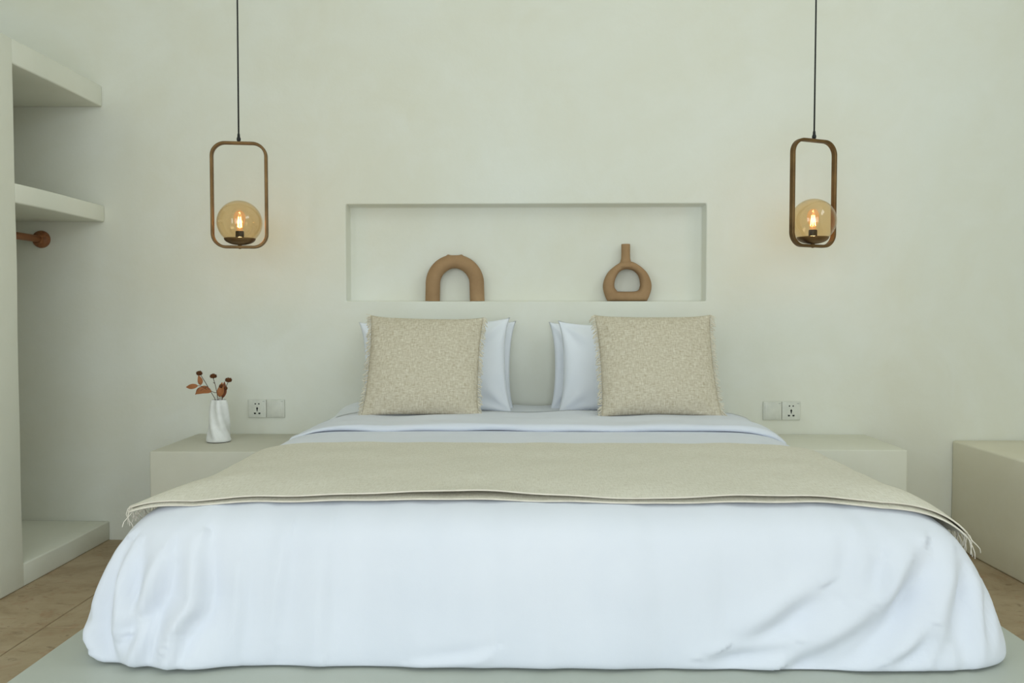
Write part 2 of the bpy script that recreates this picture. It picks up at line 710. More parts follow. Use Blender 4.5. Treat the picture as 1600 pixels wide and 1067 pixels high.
def nightstand(x_out, x_in, x_plat, depth, top, mat, label):
    """block that steps over the edge of the bed platform"""
    pr = [(x_out, 0.0), (x_plat, 0.0), (x_plat, PZ + 0.002), (x_in, PZ + 0.002), (x_in, top), (x_out, top)]
    bm = bmesh.new()
    a = [bm.verts.new((x, -depth, z)) for x, z in pr]
    b = [bm.verts.new((x, -0.003, z)) for x, z in pr]
    n = len(pr)
    bm.faces.new(a)
    bm.faces.new(b[::-1])
    for k in range(n):
        bm.faces.new((a[k], b[k], b[(k + 1) % n], a[(k + 1) % n]))
    bmesh.ops.recalc_face_normals(bm, faces=bm.faces)
    bmesh.ops.bevel(bm, geom=bm.edges[:], offset=0.006, segments=3, profile=0.5, affect='EDGES')
    o = bm_obj('nightstand', bm, mat)
    sharp(o, 40)
    return tag(o, label, 'nightstand')


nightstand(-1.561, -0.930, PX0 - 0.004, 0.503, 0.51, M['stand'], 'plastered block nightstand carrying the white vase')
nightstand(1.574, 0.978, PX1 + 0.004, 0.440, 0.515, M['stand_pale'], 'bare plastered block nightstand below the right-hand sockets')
o = soft_box('bench', 1.98, XR - 0.003, -2.6, -0.003, 0.0, 0.49, M['bench'], None, 0.010, 0.002, 12)
tag(o, 'sandy plastered bench block at the right edge', 'bench')

# ------------------------------------------------------------------ mattress
MX = 0.022
ZT = 0.652


def mattress():
    root = empty('mattress', (MX, -1.0, PZ), 'white sheeted mattress showing between the pillows', 'mattress')
    bm = bmesh.new()
    bm_box(bm, MX - 0.86, MX + 0.86, -1.86, -0.02, PZ + 0.001, 0.575, 0.06, 5)
    part(bm_obj('core', bm, M['sheet']), root)
    # fitted sheet over the head end, slightly rumpled
    nx, ny = 150, 60
    X = np.linspace(-0.97, 0.97, nx)
    Y = np.linspace(-0.012, -1.0, ny)
    gx, gy = np.meshgrid(X, Y, indexing='ij')
    n1 = sines(7, 12, 38, 21)
    e = np.clip((np.abs(gx) - 0.80) / 0.17, 0, 1)
    z = 0.650 - 0.24 * e ** 2.2 + 0.004 * n1(gx, gy) * np.clip((gy + 0.9) / 0.3, 0, 1) - 0.03 * np.clip((-gy - 0.5) / 0.2, 0, 1)
    lump = (0.045 + 0.006 * n1(gx * 2, gy * 2)) * np.exp(-((gx + 0.73) / 0.10) ** 2 - ((gy + 0.27) / 0.13) ** 2) + 0.02 * np.exp(-((gx - 0.74) / 0.10) ** 2 - ((gy + 0.35) / 0.15) ** 2)
    z = z + lump
    xx = MX + gx - np.sign(gx) * 0.03 * e
    V = np.stack([xx, gy, z], -1).reshape(-1, 3)
    part(from_data('fitted_sheet', V, grid_faces(nx, ny), M['sheet']), root)


mattress()

# ------------------------------------------------------------------ duvet
DB, DY = 0.615, -1.635          # half width of the flat top, front end of the flat top
DP = 7.0                       # corner exponent
YH = -0.55                     # head end of the duvet
prof = catmull([(0.0, 0.655), (0.12, 0.652), (0.20, 0.643), (0.268, 0.622), (0.332, 0.567), (0.388, 0.483), (0.426, 0.39),
                (0.443, 0.335), (0.440, 0.309), (0.42, 0.304)], 12)
# the foot end is boxier than the sides
prof_f = catmull([(0.0, 0.655), (0.15, 0.653), (0.25, 0.646), (0.330, 0.631), (0.388, 0.590), (0.417, 0.512), (0.433, 0.42),
                  (0.443, 0.345), (0.440, 0.309), (0.42, 0.304)], 12)


def arc(p):
    return np.concatenate([[0], np.cumsum(np.hypot(np.diff(p[:, 0]), np.diff(p[:, 1])))])


PS = arc(prof)
PMAX = PS[-1]
PSF = arc(prof_f) * PMAX / arc(prof_f)[-1]
_mono = prof[:int(np.argmax(prof[:, 0])) + 1]
_mono_f = prof_f[:int(np.argmax(prof_f[:, 0])) + 1]


def top_z(X, Y):
    """height of the (unwrinkled) duvet above plan position X, Y"""
    dx = np.maximum(np.abs(X - MX) - DB, 0)
    dy = np.maximum(DY - Y, 0)
    oo = (dx ** DP + dy ** DP) ** (1 / DP)
    wf = dy ** 2 / (dx ** 2 + dy ** 2 + 1e-9)
    return np.interp(oo, _mono_f[:, 0], _mono_f[:, 1]) * wf + np.interp(oo, _mono[:, 0], _mono[:, 1]) * (1 - wf)


CORNER = 0.8


def duvet_base(a, q):
    """a: place along the U-shaped rim (0 = middle of the foot end), q: distance over the edge (q<0: flat top)"""
    q = np.asarray(q, float)
    a = np.asarray(a, float)
    wf = np.cos(np.clip((np.abs(a) - DB) / CORNER, 0, 1) * PI / 2) ** 2
    oo = np.where(q < 0, q, np.interp(q, PS, prof[:, 0]) * (1 - wf) + np.interp(q, PSF, prof_f[:, 0]) * wf)
    z = np.where(q < 0, prof[0, 1], np.interp(q, PS, prof[:, 1]) * (1 - wf) + np.interp(q, PSF, prof_f[:, 1]) * wf)
    c = np.maximum(oo, 0) + 0.04
    s = np.sign(a)
    aa = np.abs(a)
    hx = DB + oo - c               # half length of the straight foot part
    fy = DY - oo                   # y of foot line
    x = np.zeros_like(aa + oo)
    y = np.zeros_like(aa + oo)
    m1 = aa <= DB
    x1 = hx * aa / DB
    y1 = fy
    ph = np.clip((aa - DB) / CORNER, 0, 1) * PI / 2
    rr = (np.abs(np.cos(ph)) ** DP + np.abs(np.sin(ph)) ** DP) ** (-1 / DP)
    x2 = hx + c * rr * np.sin(ph)
    y2 = fy + c - c * rr * np.cos(ph)
    tt = np.clip((aa - DB - CORNER) / 1.0, 0, 1)
    x3 = DB + oo
    y3 = (fy + c) + (YH - fy - c) * tt
    m3 = aa >= DB + CORNER
    x = np.where(m1, x1, np.where(m3, x3, x2))
    y = np.where(m1, y1, np.where(m3, y3, y2))
    x = x + np.where(s > 0, 0.017 * np.clip((q - 0.25) / 0.3, 0, 1) * np.clip((aa - 0.3) / 0.5, 0, 1), 0)
    return MX + s * x, y, z


# fold lines: (list of (a, q), amplitude, width); crest on one side, hollow on the other
FOLDS = [
    ( [(-0.808, 0.397), (-0.79, 0.51), (-0.808, 0.551), (-0.835, 0.589)] , 0.0150 , 0.0270 ),
    ( [(-0.88, 0.422), (-0.885, 0.501), (-0.915, 0.568)] , 0.0150 , 0.0252 ),
    ( [(-0.96, 0.405), (-0.945, 0.476), (-0.933, 0.535), (-0.93, 0.593)] , 0.0135 , 0.0198 ),
    ( [(-0.993, 0.397), (-1.0, 0.489), (-0.995, 0.56), (-0.975, 0.606), (-0.955, 0.648)] , 0.0180 , 0.0198 ),
    ( [(-1.025, 0.447), (-1.045, 0.531), (-1.005, 0.581), (-0.988, 0.614)] , 0.0120 , 0.0162 ),
    ( [(-0.703, 0.435), (-0.698, 0.535), (-0.7, 0.631)] , 0.005 , 0.022 ),
    ( [(-0.885, 0.539), (-0.885, 0.593), (-0.898, 0.648)] , 0.0120 , 0.0180 ),
    ( [(-0.818, 0.572), (-0.823, 0.61), (-0.835, 0.648)] , 0.0090 , 0.0180 ),
    ( [(-0.593, 0.384), (-0.605, 0.501), (-0.615, 0.602)] , 0.004 , 0.03 ),
    ( [(-0.495, 0.368), (-0.495, 0.514), (-0.498, 0.614)] , 0.003 , 0.03 ),
    ( [(-0.298, 0.635), (-0.163, 0.623), (-0.103, 0.606)] , 0.0035 , 0.016 ),
    ( [(0.455, 0.593), (0.52, 0.564), (0.592, 0.526), (0.65, 0.489)] , -0.01 , 0.034 ),
    ( [(0.575, 0.635), (0.655, 0.602), (0.743, 0.556), (0.8, 0.514), (0.857, 0.46), (0.913, 0.401)] , -0.014 , 0.034 ),
    ( [(0.655, 0.639), (0.723, 0.606), (0.788, 0.56), (0.833, 0.497), (0.868, 0.439)] , -0.008 , 0.024 ),
    ( [(0.877, 0.618), (0.897, 0.577), (0.922, 0.506), (0.982, 0.414)] , -0.009 , 0.022 ),
    ( [(0.915, 0.627), (0.925, 0.543), (0.982, 0.443)] , -0.008 , 0.018 ),
    ( [(0.995, 0.455), (0.967, 0.526), (0.945, 0.627)] , -0.009 , 0.018 ),
    ( [(1.047, 0.485), (1.007, 0.539), (0.985, 0.602)] , -0.007 , 0.016 ),
    ( [(0.817, 0.426), (0.782, 0.51)] , -0.006 , 0.024 ),
    ( [(0.385, 0.623), (0.498, 0.61), (0.585, 0.593)] , -0.006 , 0.02 ),
    ( [(0.788, 0.627), (0.837, 0.602), (0.873, 0.56)] , -0.008 , 0.02 ),
    ( [(0.752, 0.389), (0.715, 0.493)] , -0.004 , 0.03 ),
]


def stroke_disp(A, Q, pts, amp, wid):
    P = catmull(pts, 10) if len(pts) > 2 else np.array([np.array(pts[0]) + (np.array(pts[1]) - np.array(pts[0])) * k / 10 for k in range(11)])
    best = np.full(A.shape, 1e9)
    sd = np.zeros(A.shape)
    tp = np.zeros(A.shape)
    m = (A > P[:, 0].min() - 3 * wid) & (A < P[:, 0].max() + 3 * wid) & (Q > P[:, 1].min() - 3 * wid) & (Q < P[:, 1].max() + 3 * wid)
    if not m.any():
        return 0
    a, q = A[m], Q[m]
    b, s_, t_ = best[m], sd[m], tp[m]
    n = len(P) - 1
    for i in range(n):
        d = P[i + 1] - P[i]
        L2 = d @ d + 1e-12
        t = np.clip(((a - P[i, 0]) * d[0] + (q - P[i, 1]) * d[1]) / L2, 0, 1)
        ex, ey = a - P[i, 0] - t * d[0], q - P[i, 1] - t * d[1]
        dist = np.hypot(ex, ey)
        k = dist < b
        b = np.where(k, dist, b)
        s_ = np.where(k, dist * np.sign(d[0] * ey - d[1] * ex), s_)
        t_ = np.where(k, (i + t) / n, t_)
    taper = np.sin(PI * np.clip(t_ * 0.92 + 0.04, 0, 1)) ** 0.6
    u = s_ / wid
    val = amp * taper * (u * np.exp(-u * u) * 1.6 + 0.55 * np.exp(-(u * 1.4 - 0.6) ** 2))
    r = np.zeros(A.shape)
    r[m] = val
    return r


def build_duvet():
    root = empty('duvet', (MX, -1.3, PZ), 'thick white duvet draped over the foot of the bed', 'duvet')
    aF = np.linspace(0, DB, 150)[:-1]
    aC = np.linspace(DB, DB + CORNER, 90)[:-1]
    aS = np.linspace(DB + CORNER, DB + CORNER + 1.0, 50)
    ah = np.concatenate([aF, aC, aS])
    av = np.concatenate([-ah[:0:-1], ah])
    qv = np.concatenate([np.linspace(-DB + 0.06, 0, 26)[:-1], np.linspace(0, PMAX, 130)])
    A, Q = np.meshgrid(av, qv, indexing='ij')
    P = np.stack(duvet_base(A, Q), -1)
    dA = np.gradient(P, axis=0)
    dQ = np.gradient(P, axis=1)
    N = np.cross(dA, dQ)
    N /= np.linalg.norm(N, axis=2, keepdims=True) + 1e-9
    if N[len(av) // 2, 40, 2] < 0:
        N = -N
    D = np.zeros(A.shape)
    for pts, amp, wid in FOLDS:
        D = D + 1.6 * stroke_disp(A, Q, pts, amp, wid)
    w_edge = np.clip(Q / 0.25, 0, 1)
    hem = np.clip((Q - (PMAX - 0.16)) / 0.16, 0, 1)
    n1 = sines(6, 3, 9, 31)
    n2 = sines(7, 14, 34, 32)
    n3 = sines(6, 25, 60, 33)
    w_face = np.clip((Q - 0.22) / 0.15, 0, 1)
    D = D + 0.006 * n1(A, Q) * (0.1 + 0.9 * w_face)
    D = D + 0.0030 * n2(A * 1.6, Q * 0.45) * w_face
    D = D + 0.0018 * n3(A * 1.5, Q * 0.3) * w_face
    # puckers by the tucked hem, plumper near both corners
    corner = np.exp(-((np.abs(A) - 0.78) / 0.22) ** 2)
    D = D + hem * (0.0025 + 0.010 * corner) * n2(A * 1.3 + 5, Q * 0.2)
    D = D + 0.045 * np.exp(-((A + 0.80) / 0.10) ** 2) * hem - 0.012 * np.exp(-((A + 0.98) / 0.05) ** 2) * hem
    D = D + 0.020 * np.exp(-((A - 0.72) / 0.10) ** 2) * hem
    D = D * (1 - 0.65 * np.clip((np.abs(A) - 0.96) / 0.08, 0, 1))
    D = np.where(Q < 0, D * np.clip(1 + Q / 0.15, 0, 1), D)
    N[..., 2] *= 1 - np.clip((Q - (PMAX - 0.20)) / 0.10, 0, 1)
    V = P + N * D[..., None]
    V[..., 2] = np.maximum(V[..., 2], PZ + 0.002)
    nu, nv = A.shape
    Fc = grid_faces(nu, nv)
    for i in range(nu // 2):
        a, b, c, d = i * nv, (i + 1) * nv, (nu - 2 - i) * nv, (nu - 1 - i) * nv
        if b != c:
            Fc.append((a, b, c, d))
    part(from_data('cover', V.reshape(-1, 3), Fc, M['duvet']), root)

    # turned-down edge near the pillows: a soft double layer lying on the cover
    nx, ns = 220, 40
    X = np.linspace(-0.93, 0.99, nx)
    r = np.random.RandomState(4)
    w1 = sines(5, 4, 10, 61)
    w2 = sines(6, 10, 30, 62)
    V = []
    for i, x in enumerate(X):
        yf = -0.905 + 0.010 * float(w1(x, 0.0)) + (0.10 * max(0, x - 0.55) ** 1.5 if x > 0.55 else 0)
        yb = -0.50
        # side drape follows the edge of the bed
        d = max(abs(x) - 0.70, 0)
        th = 0.023 * (1 - 0.35 * min(1, d / 0.3)) * min(1, max(0.15, (x + 0.93) / 0.30)) * (1 + 0.15 * float(w1(x * 2, 3.0)))
        xe = x if abs(x) < 0.70 else math.copysign(0.70 + np.interp(d, [0, 0.1, 0.2, 0.3], [0, 0.098, 0.172, 0.215]), x)
        z0 = float(top_z(MX + xe, -0.9)) + 0.0015
        for k in range(ns):
            t = k / ns
            if t < 0.30:              # upper layer going forward
                s = t / 0.30
                y = yb + (yf + th / 2 - yb) * s
                z = z0 + th + 0.004 * float(w2(x, y * 1.5))
            elif t < 0.62:            # round front
                ang = (t - 0.30) / 0.32 * PI
                y = yf + th / 2 - math.sin(ang) * th / 2 * 1.3
                z = z0 + th / 2 + math.cos(ang) * th / 2 + 0.002 * float(w2(x, y)) - 0.004 * math.sin(ang) * (0.5 + 0.5 * float(w1(x * 3, 1.0)))
            else:
                s = (t - 0.62) / 0.38
                y = yf + th / 2 + (yb - yf - th / 2) * s
                z = z0
            V.append((MX + xe, y, z))
    Fc = []
    for i in range(nx - 1):
        for k in range(ns):
            k2 = (k + 1) % ns
            Fc.append((i * ns + k, i * ns + k2, (i + 1) * ns + k2, (i + 1) * ns + k))
    Fc.append(tuple(range(ns)))
    Fc.append(tuple((nx - 1) * ns + k for k in range(ns)))
    part(from_data('turned_down_edge', V, Fc, M['duvet']), root)


build_duvet()

# ------------------------------------------------------------------ bed runner
# arc length -> X along the side profile
_ox = np.concatenate([[0], np.cumsum(np.hypot(np.diff(_mono[:, 0]), np.diff(_mono[:, 1])))])


def side_x(l):
    s = np.sign(l)
    e = np.abs(l) - DB
    return MX + s * np.where(e < 0, np.abs(l), DB + np.interp(e, _ox, _mono[:, 0]))


RB, RFRONT = -1.255, -1.943


def runner_surface(l, y, lift):
    X = side_x(l)
    Z = top_z(X, y) + lift
    # the front left corner stays stiff and juts out from the duvet
    k = np.clip((-l - 0.80) / 0.20, 0, 2) * np.clip((-y - 1.65) / 0.28, 0, 1)
    Z = Z + 0.038 * k ** 1.3
    X = X - 0.012 * k
    k2 = np.clip((l - 0.80) / 0.20, 0, 2)
    Z = Z + 0.016 * k2
    X = X + 0.010 * k2
    return X, Z


def build_runner():
    root = empty('bed_runner', (MX, -1.56, 0.66), 'beige woven runner with fringed ends laid across the bed', 'bed runner')
    w1 = sines(5, 3, 9, 71)
    w2 = sines(5, 6, 16, 72)
    LL, LR = -0.975, 1.045

    def layer(name, front, back, lift, wl, th, gap):
        nx, ny = 240, 50
        l = np.linspace(LL, LR, nx)
        v = np.linspace(0, 1, ny)
        gl, gv = np.meshgrid(l, v, indexing='ij')
        fr = front + wl * w1(gl, 0 * gl)
        gy = back + (fr - back) * gv
        X, Z = runner_surface(gl, gy, lift)
        edge = gv ** 10
        Z = Z + 0.0015 * w2(gl * 3, gy * 3) + edge * gap * (0.5 + 0.5 * w2(gl, 0 * gl))
        top = np.stack([X, gy, Z + th], -1).reshape(-1, 3)
        bot = np.stack([X, gy, Z], -1).reshape(-1, 3)
        n = nx * ny
        Fc = grid_faces(nx, ny) + grid_faces(nx, ny, n)
        for i in range(nx - 1):
            for j in (0, ny - 1):
                a, b = i * ny + j, (i + 1) * ny + j
                Fc.append((a, b, b + n, a + n))
        for j in range(ny - 1):
            for i in (0, nx - 1):
                a, b = i * ny + j, i * ny + j + 1
                Fc.append((a, b, b + n, a + n))
        uv = np.stack([gl, gy], -1).reshape(-1, 2)
        o = from_data(name, np.concatenate([top, bot]), Fc, M['runner'], None, True, np.concatenate([uv, uv]))
        sharp(o, 50)
        return part(o, root), top.reshape(nx, ny, 3)

    lo, tl = layer('lower_layer', RFRONT - 0.004, RB - 0.02, 0.007, 0.004, 0.003, 0.000)
    up, tu = layer('upper_layer', RFRONT + 0.002, RB, 0.0135, 0.007, 0.003, 0.008)
    # stitched hem along the front edge of both layers
    for t in (tl, tu):
        p = t[::2, -1] + np.array([0, 0.0, -0.0012])
        part(tubes('hem', [[tuple(q) for q in p]], 0.0022, M['hem'], None, 6), root)
    rnd = random.Random(5)
    for side, t in ((-1, tu[0]), (1, tu[-1])):
        paths = []
        n = 130
        for k in range(n):
            f = k / (n - 1) * (len(t) - 1)
            i = min(int(f), len(t) - 2)
            p = t[i] * (1 - (f - i)) + t[i + 1] * (f - i)
            L = rnd.uniform(0.035, 0.06)
            dx = rnd.uniform(-0.004, 0.016) * side
            dy = rnd.uniform(-0.018, 0.014)
            c = rnd.uniform(-0.008, 0.008)
            pts = []
            for s in np.linspace(0, 1, 6):
                pts.append((p[0] + side * 0.006 * math.sin(s * 2.2) + dx * s + c * math.sin(s * 5), p[1] + dy * s + c * math.sin(s * 4), p[2] - L * s ** 1.25))
            paths.append(pts)
        tag(part(tubes('fringe', paths, 0.0011, M['hem'], None, 5), root), 'knotted cream fringe', kind='stuff')


build_runner()


# ------------------------------------------------------------------ pillows and cushions
def pillow_mesh(w, h, t, nu, nv, seed, pinch=0.05, power=0.5, wr=0.004, ear=0.0):
    """two inflated faces sharing a seam; u along x, v along z, thickness along y (front is -y)"""
    def warp(x):
        return np.sin(x * PI / 2) * 0.35 + x * 0.65
    u = warp(np.linspace(-1, 1, nu))
    v = warp(np.linspace(-1, 1, nv))
    U, Vv = np.meshgrid(u, v, indexing='ij')
    X = U * w / 2 * (1 - pinch * (1 - Vv ** 2) * np.abs(U) ** 3) + ear * np.abs(U * Vv) ** 6 * np.sign(U)
    Z = Vv * h / 2 * (1 - pinch * (1 - U ** 2) * np.abs(Vv) ** 3) + ear * np.abs(U * Vv) ** 6 * np.sign(Vv)
    T = t / 2 * (np.clip(1 - np.abs(U) ** 2.6, 0, 1) * np.clip(1 - np.abs(Vv) ** 2.6, 0, 1)) ** power
    n1 = sines(6, 6, 18, seed)
    n2 = sines(7, 18, 46, seed + 1)
    rim = np.clip(np.maximum(np.abs(U), np.abs(Vv)), 0, 1) ** 2
    ins = np.clip(1 - np.maximum(np.abs(U), np.abs(Vv)) ** 12, 0, 1)
    pts, uvs = [], []
    for s, k in ((-1, 0), (1, 40)):
        d = (wr * 1.2 * n1(X + k, Z) + wr * rim * n2(X * 0.8 + k, Z * 0.8)) * ins
        for ci, (cu, cv) in enumerate(((-1, -1), (-1, 1), (1, -1), (1, 1))):
            ex, ez = X - cu * w / 2, Z - cv * h / 2
            rr = np.hypot(ex, ez)
            th_ = np.arctan2(np.abs(ez), np.abs(ex))
            d = d + wr * 0.9 * np.cos(th_ * 8 + ci * 1.7 + seed) * np.exp(-((rr - 0.09) / 0.06) ** 2) * ins
        pts.append(np.stack([X, s * (T + d), Z], -1).reshape(-1, 3))
        uvs.append(np.stack([X + k, Z], -1).reshape(-1, 2))
    n = nu * nv
    Fc = [tuple(reversed(q)) for q in grid_faces(nu, nv)] + grid_faces(nu, nv, n)
    V = np.concatenate(pts)
    # weld seam: map rim vertices of the back onto the front ones
    idx = np.arange(2 * n)
    for i in range(nu):
        for j in range(nv):
            if i in (0, nu - 1) or j in (0, nv - 1):
                idx[n + i * nv + j] = i * nv + j
    Fc = [tuple(int(idx[a]) for a in q) for q in Fc]
    return V, Fc, np.concatenate(uvs), (nu, nv)


def place(o, loc, tilt, rz=0, roll=0):
    """tilt: lean back about x (top goes to +y)"""
    o.rotation_euler = (-tilt, roll, rz)
    o.location = loc


def white_pillow(loc, tilt, rz, roll, w, h, t, seed, label):
    V, Fc, uv, _ = pillow_mesh(w, h, t, 70, 54, seed, 0.05, 0.5, 0.008, 0.012)
    o = from_data('pillow', V, Fc, M['pillow'], None, True, uv)
    place(o, loc, tilt, rz, roll)
    tag(o, label, 'pillow', 'white pillows against the wall')


white_pillow((-0.395, -0.10, 0.838), 0.10, 0, 0.01, 0.66, 0.40, 0.11, 101, 'white pillow against the wall, peeking out behind the left front pillow')
white_pillow((-0.408, -0.235, 0.842), 0.16, 0, -0.03, 0.65, 0.40, 0.14, 103, 'white pillow directly behind the left beige cushion')
white_pillow((0.440, -0.10, 0.835), 0.10, 0, 0.0, 0.66, 0.39, 0.11, 105, 'white pillow against the wall, peeking out behind the right front pillow')
white_pillow((0.445, -0.235, 0.840), 0.16, 0, 0.01, 0.60, 0.39, 0.14, 107, 'white pillow directly behind the right beige cushion')


def linen_cushion(loc, tilt, rz, roll, w, h, t, seed, label, skew=0.0):
    root = empty('cushion', loc, label, 'cushion', 'beige fringed cushions')
    root.rotation_euler = (-tilt, roll, rz)
    V, Fc, uv, (nu, nv) = pillow_mesh(w, h, t, 80, 80, seed, 0.035, 0.52, 0.003, 0.006)
    V[:, 0] += skew * V[:, 2] ** 1
    c = from_data('cover', V, Fc, M['linen'], root, True, uv)
    rnd = random.Random(seed)
    for side, i in ((-1, 0), (1, nu - 1)):
        rim = V[:nu * nv].reshape(nu, nv, 3)[i]
        paths = []
        n = 170
        for k in range(n):
            f = k / (n - 1) * (nv - 1)
            j = min(int(f), nv - 2)
            p = rim[j] * (1 - (f - j)) + rim[j + 1] * (f - j)
            L = rnd.uniform(0.014, 0.030)
            dz = rnd.uniform(-1.0, 0.1)
            dy = rnd.uniform(-0.5, 0.5)
            q = []
            for s in np.linspace(0, 1, 4):
                q.append((p[0] + side * (L * s * 0.8 - 0.003), p[1] + dy * L * s, p[2] + dz * L * s ** 1.5))
            paths.append(q)
        tag(tubes('fringe', paths, 0.0015, M['thread'], root, 4), 'frayed linen edge', kind='stuff')
    return root


linen_cushion((-0.418, -0.545, 0.868), 0.36, 0.06, 0.02, 0.455, 0.415, 0.13, 201, 'beige linen cushion with frayed sides on the left of the bed', 0.03)
linen_cushion((0.520, -0.545, 0.872), 0.36, 0.0, 0.0, 0.465, 0.42, 0.13, 205, 'beige linen cushion with frayed sides on the right of the bed', -0.04)


# ------------------------------------------------------------------ pendant lamps
def pendant(loc, rz, label):
    """loc: centre of the frame's bottom bar"""
    root = empty('pendant_lamp', loc, label, 'pendant lamp', 'brass frame pendant lamps', rz)
    W, H, R = 0.236, 0.452, 0.062
    th, dp = 0.0118, 0.024
    # rounded rectangle path of the frame
    pts = []
    for cx, cz, a0 in ((W / 2 - R, R, -PI / 2), (W / 2 - R, H - R, 0), (-W / 2 + R, H - R, PI / 2), (-W / 2 + R, R, PI)):
        for k in range(13):
            a = a0 + PI / 2 * k / 12
            pts.append((cx + (R) * math.cos(a), cz + R * math.sin(a), math.cos(a), math.sin(a)))
    sec = []
    b = 0.002
    for sx, sy in ((1, 1), (1, -1), (-1, -1), (-1, 1)):
        for k in (0, 1):
            # chamfered rectangle: in-plane offset (0 outer .. -th inner), depth
            u = 0 if sx > 0 else -th
            d = sy * dp / 2
            first = (sx > 0) == (sy > 0)
            if (k == 0) == first:
                sec.append((u - (b if sx > 0 else -b), d))
            else:
                sec.append((u, d - sy * b))
    # order ccw
    cu = -th / 2
    sec.sort(key=lambda s: math.atan2(s[1], (s[0] - cu) * dp / th))
    V, Fc = [], []
    m, n = len(pts), len(sec)
    for x, z, nx, nz in pts:
        for u, d in sec:
            V.append((x + nx * u, d, z + nz * u))
    for i in range(m):
        i2 = (i + 1) % m
        for k in range(n):
            k2 = (k + 1) % n
            Fc.append((i * n + k, i * n + k2, i2 * n + k2, i2 * n + k))
    fr = from_data('frame', V, Fc, M['brass'], root)
    sharp(fr, 35)
    # cord, grip, ceiling cup
    top = ZC - loc[2]
    tubes('cord', [[(0, 0, H + 0.03), (0.001, 0, H + 0.5), (0, 0, top - 0.02)]], 0.0034, M['black'], root, 10)
    lathe('cord_grip', [(0.0, -0.004), (0.0065, -0.004), (0.0065, 0.004), (0.0085, 0.006), (0.0085, 0.014), (0.006, 0.020), (0.0055, 0.030), (0.0035, 0.036), (0, 0.036)],
          M['black'], root, 16, (0, 0, H))
    lathe('ceiling_cup', [(0.0, -0.03), (0.012, -0.03), (0.045, -0.022), (0.05, 0.0), (0, 0)], M['brass'], root, 28, (0, 0, top))
    # stem and dish carrying the globe
    GR, gz = 0.094, 0.110
    lathe('stem', [(0, 0), (0.005, 0), (0.005, 0.012), (0.008, 0.013), (0.008, 0.017), (0, 0.017)], M['brass'], root, 16, (0, 0, -th * 0.2))
    dish = []
    zlip = gz - GR * 0.72
    rl = math.sqrt(GR ** 2 - (GR * 0.72) ** 2)
    zb = 0.014
    for k in range(9):
        a = k / 8 * PI / 2
        dish.append((rl * math.sin(a), zlip - (zlip - zb) * math.cos(a)))
    dish += [(rl - 0.003, zlip), (rl * 0.6, zlip - 0.006), (0, zlip - 0.008)]
    lathe('dish', dish, M['brass'], root, 40)
    sock = lathe('bulb_holder', [(0, -0.008), (0.0165, -0.008), (0.0175, -0.005), (0.0175, 0.030), (0.016, 0.033), (0, 0.033)], M['socket_black'], root, 24, (0, 0, zlip - 0.002))
    # globe
    gp = []
    a0 = math.acos(-0.72)
    for k in range(41):
        a = a0 * (1 - k / 40)
        gp.append((GR * math.sin(a), gz + GR * math.cos(a)))
    g = lathe('globe', gp[:-1] + [(0.0, gz + GR)], M['amber'], root, 56)
    bm = bmesh.new()
    bm.from_mesh(g.data)
    big = [f for f in bm.faces if len(f.verts) > 4]
    bmesh.ops.delete(bm, geom=big, context='FACES_ONLY')
    for e in bm.edges:
        e.smooth = True
    bm.to_mesh(g.data)
    bm.free()
    md = g.modifiers.new('wall', 'SOLIDIFY')
    md.thickness = 0.0025
    md.offset = -1
    # bulb with filaments
    bz = zlip + 0.030
    bp = [(0.0115, 0.0), (0.012, 0.010), (0.015, 0.020), (0.020, 0.032), (0.0225, 0.044), (0.0215, 0.055), (0.017, 0.065), (0.010, 0.071), (0.0, 0.0735)]
    bp = [(r * 1.08, z * 1.22) for r, z in bp]
    bp = [tuple(p) for p in catmull(bp, 4)]
    bp[-1] = (0.0, bp[-1][1])
    bulb = lathe('bulb', bp, M['bulb'], root, 28, (0, 0, bz))
    pa = []
    for k in range(4):
        a = PI / 4 + k * PI / 2
        q = []
        for s in np.linspace(0, 1, 8):
            rr = 0.010 - 0.0045 * s
            q.append((rr * math.cos(a), rr * math.sin(a), bz + 0.018 + 0.044 * s))
        pa.append(q)
    fil = tubes('filament', pa, 0.0013, M['filament'], None, 6)
    fil.parent = bulb
    d = bpy.data.lights.new('bulb_glow', 'POINT')
    d.energy = 0.55
    d.color = (1.0, 0.62, 0.32)
    d.shadow_soft_size = 0.012
    d.specular_factor = 0.0
    lo = bpy.data.objects.new('bulb_glow', d)
    COL.objects.link(lo)
    lo.parent = bulb
    lo.location = (0, 0, bz + 0.036)
    return root


pendant((-1.228, -0.35, 1.357), math.radians(8), 'brass frame pendant lamp hanging left, above the vase')
pendant((1.203, -0.35, 1.358), math.radians(24), 'brass frame pendant lamp hanging right, turned at an angle')


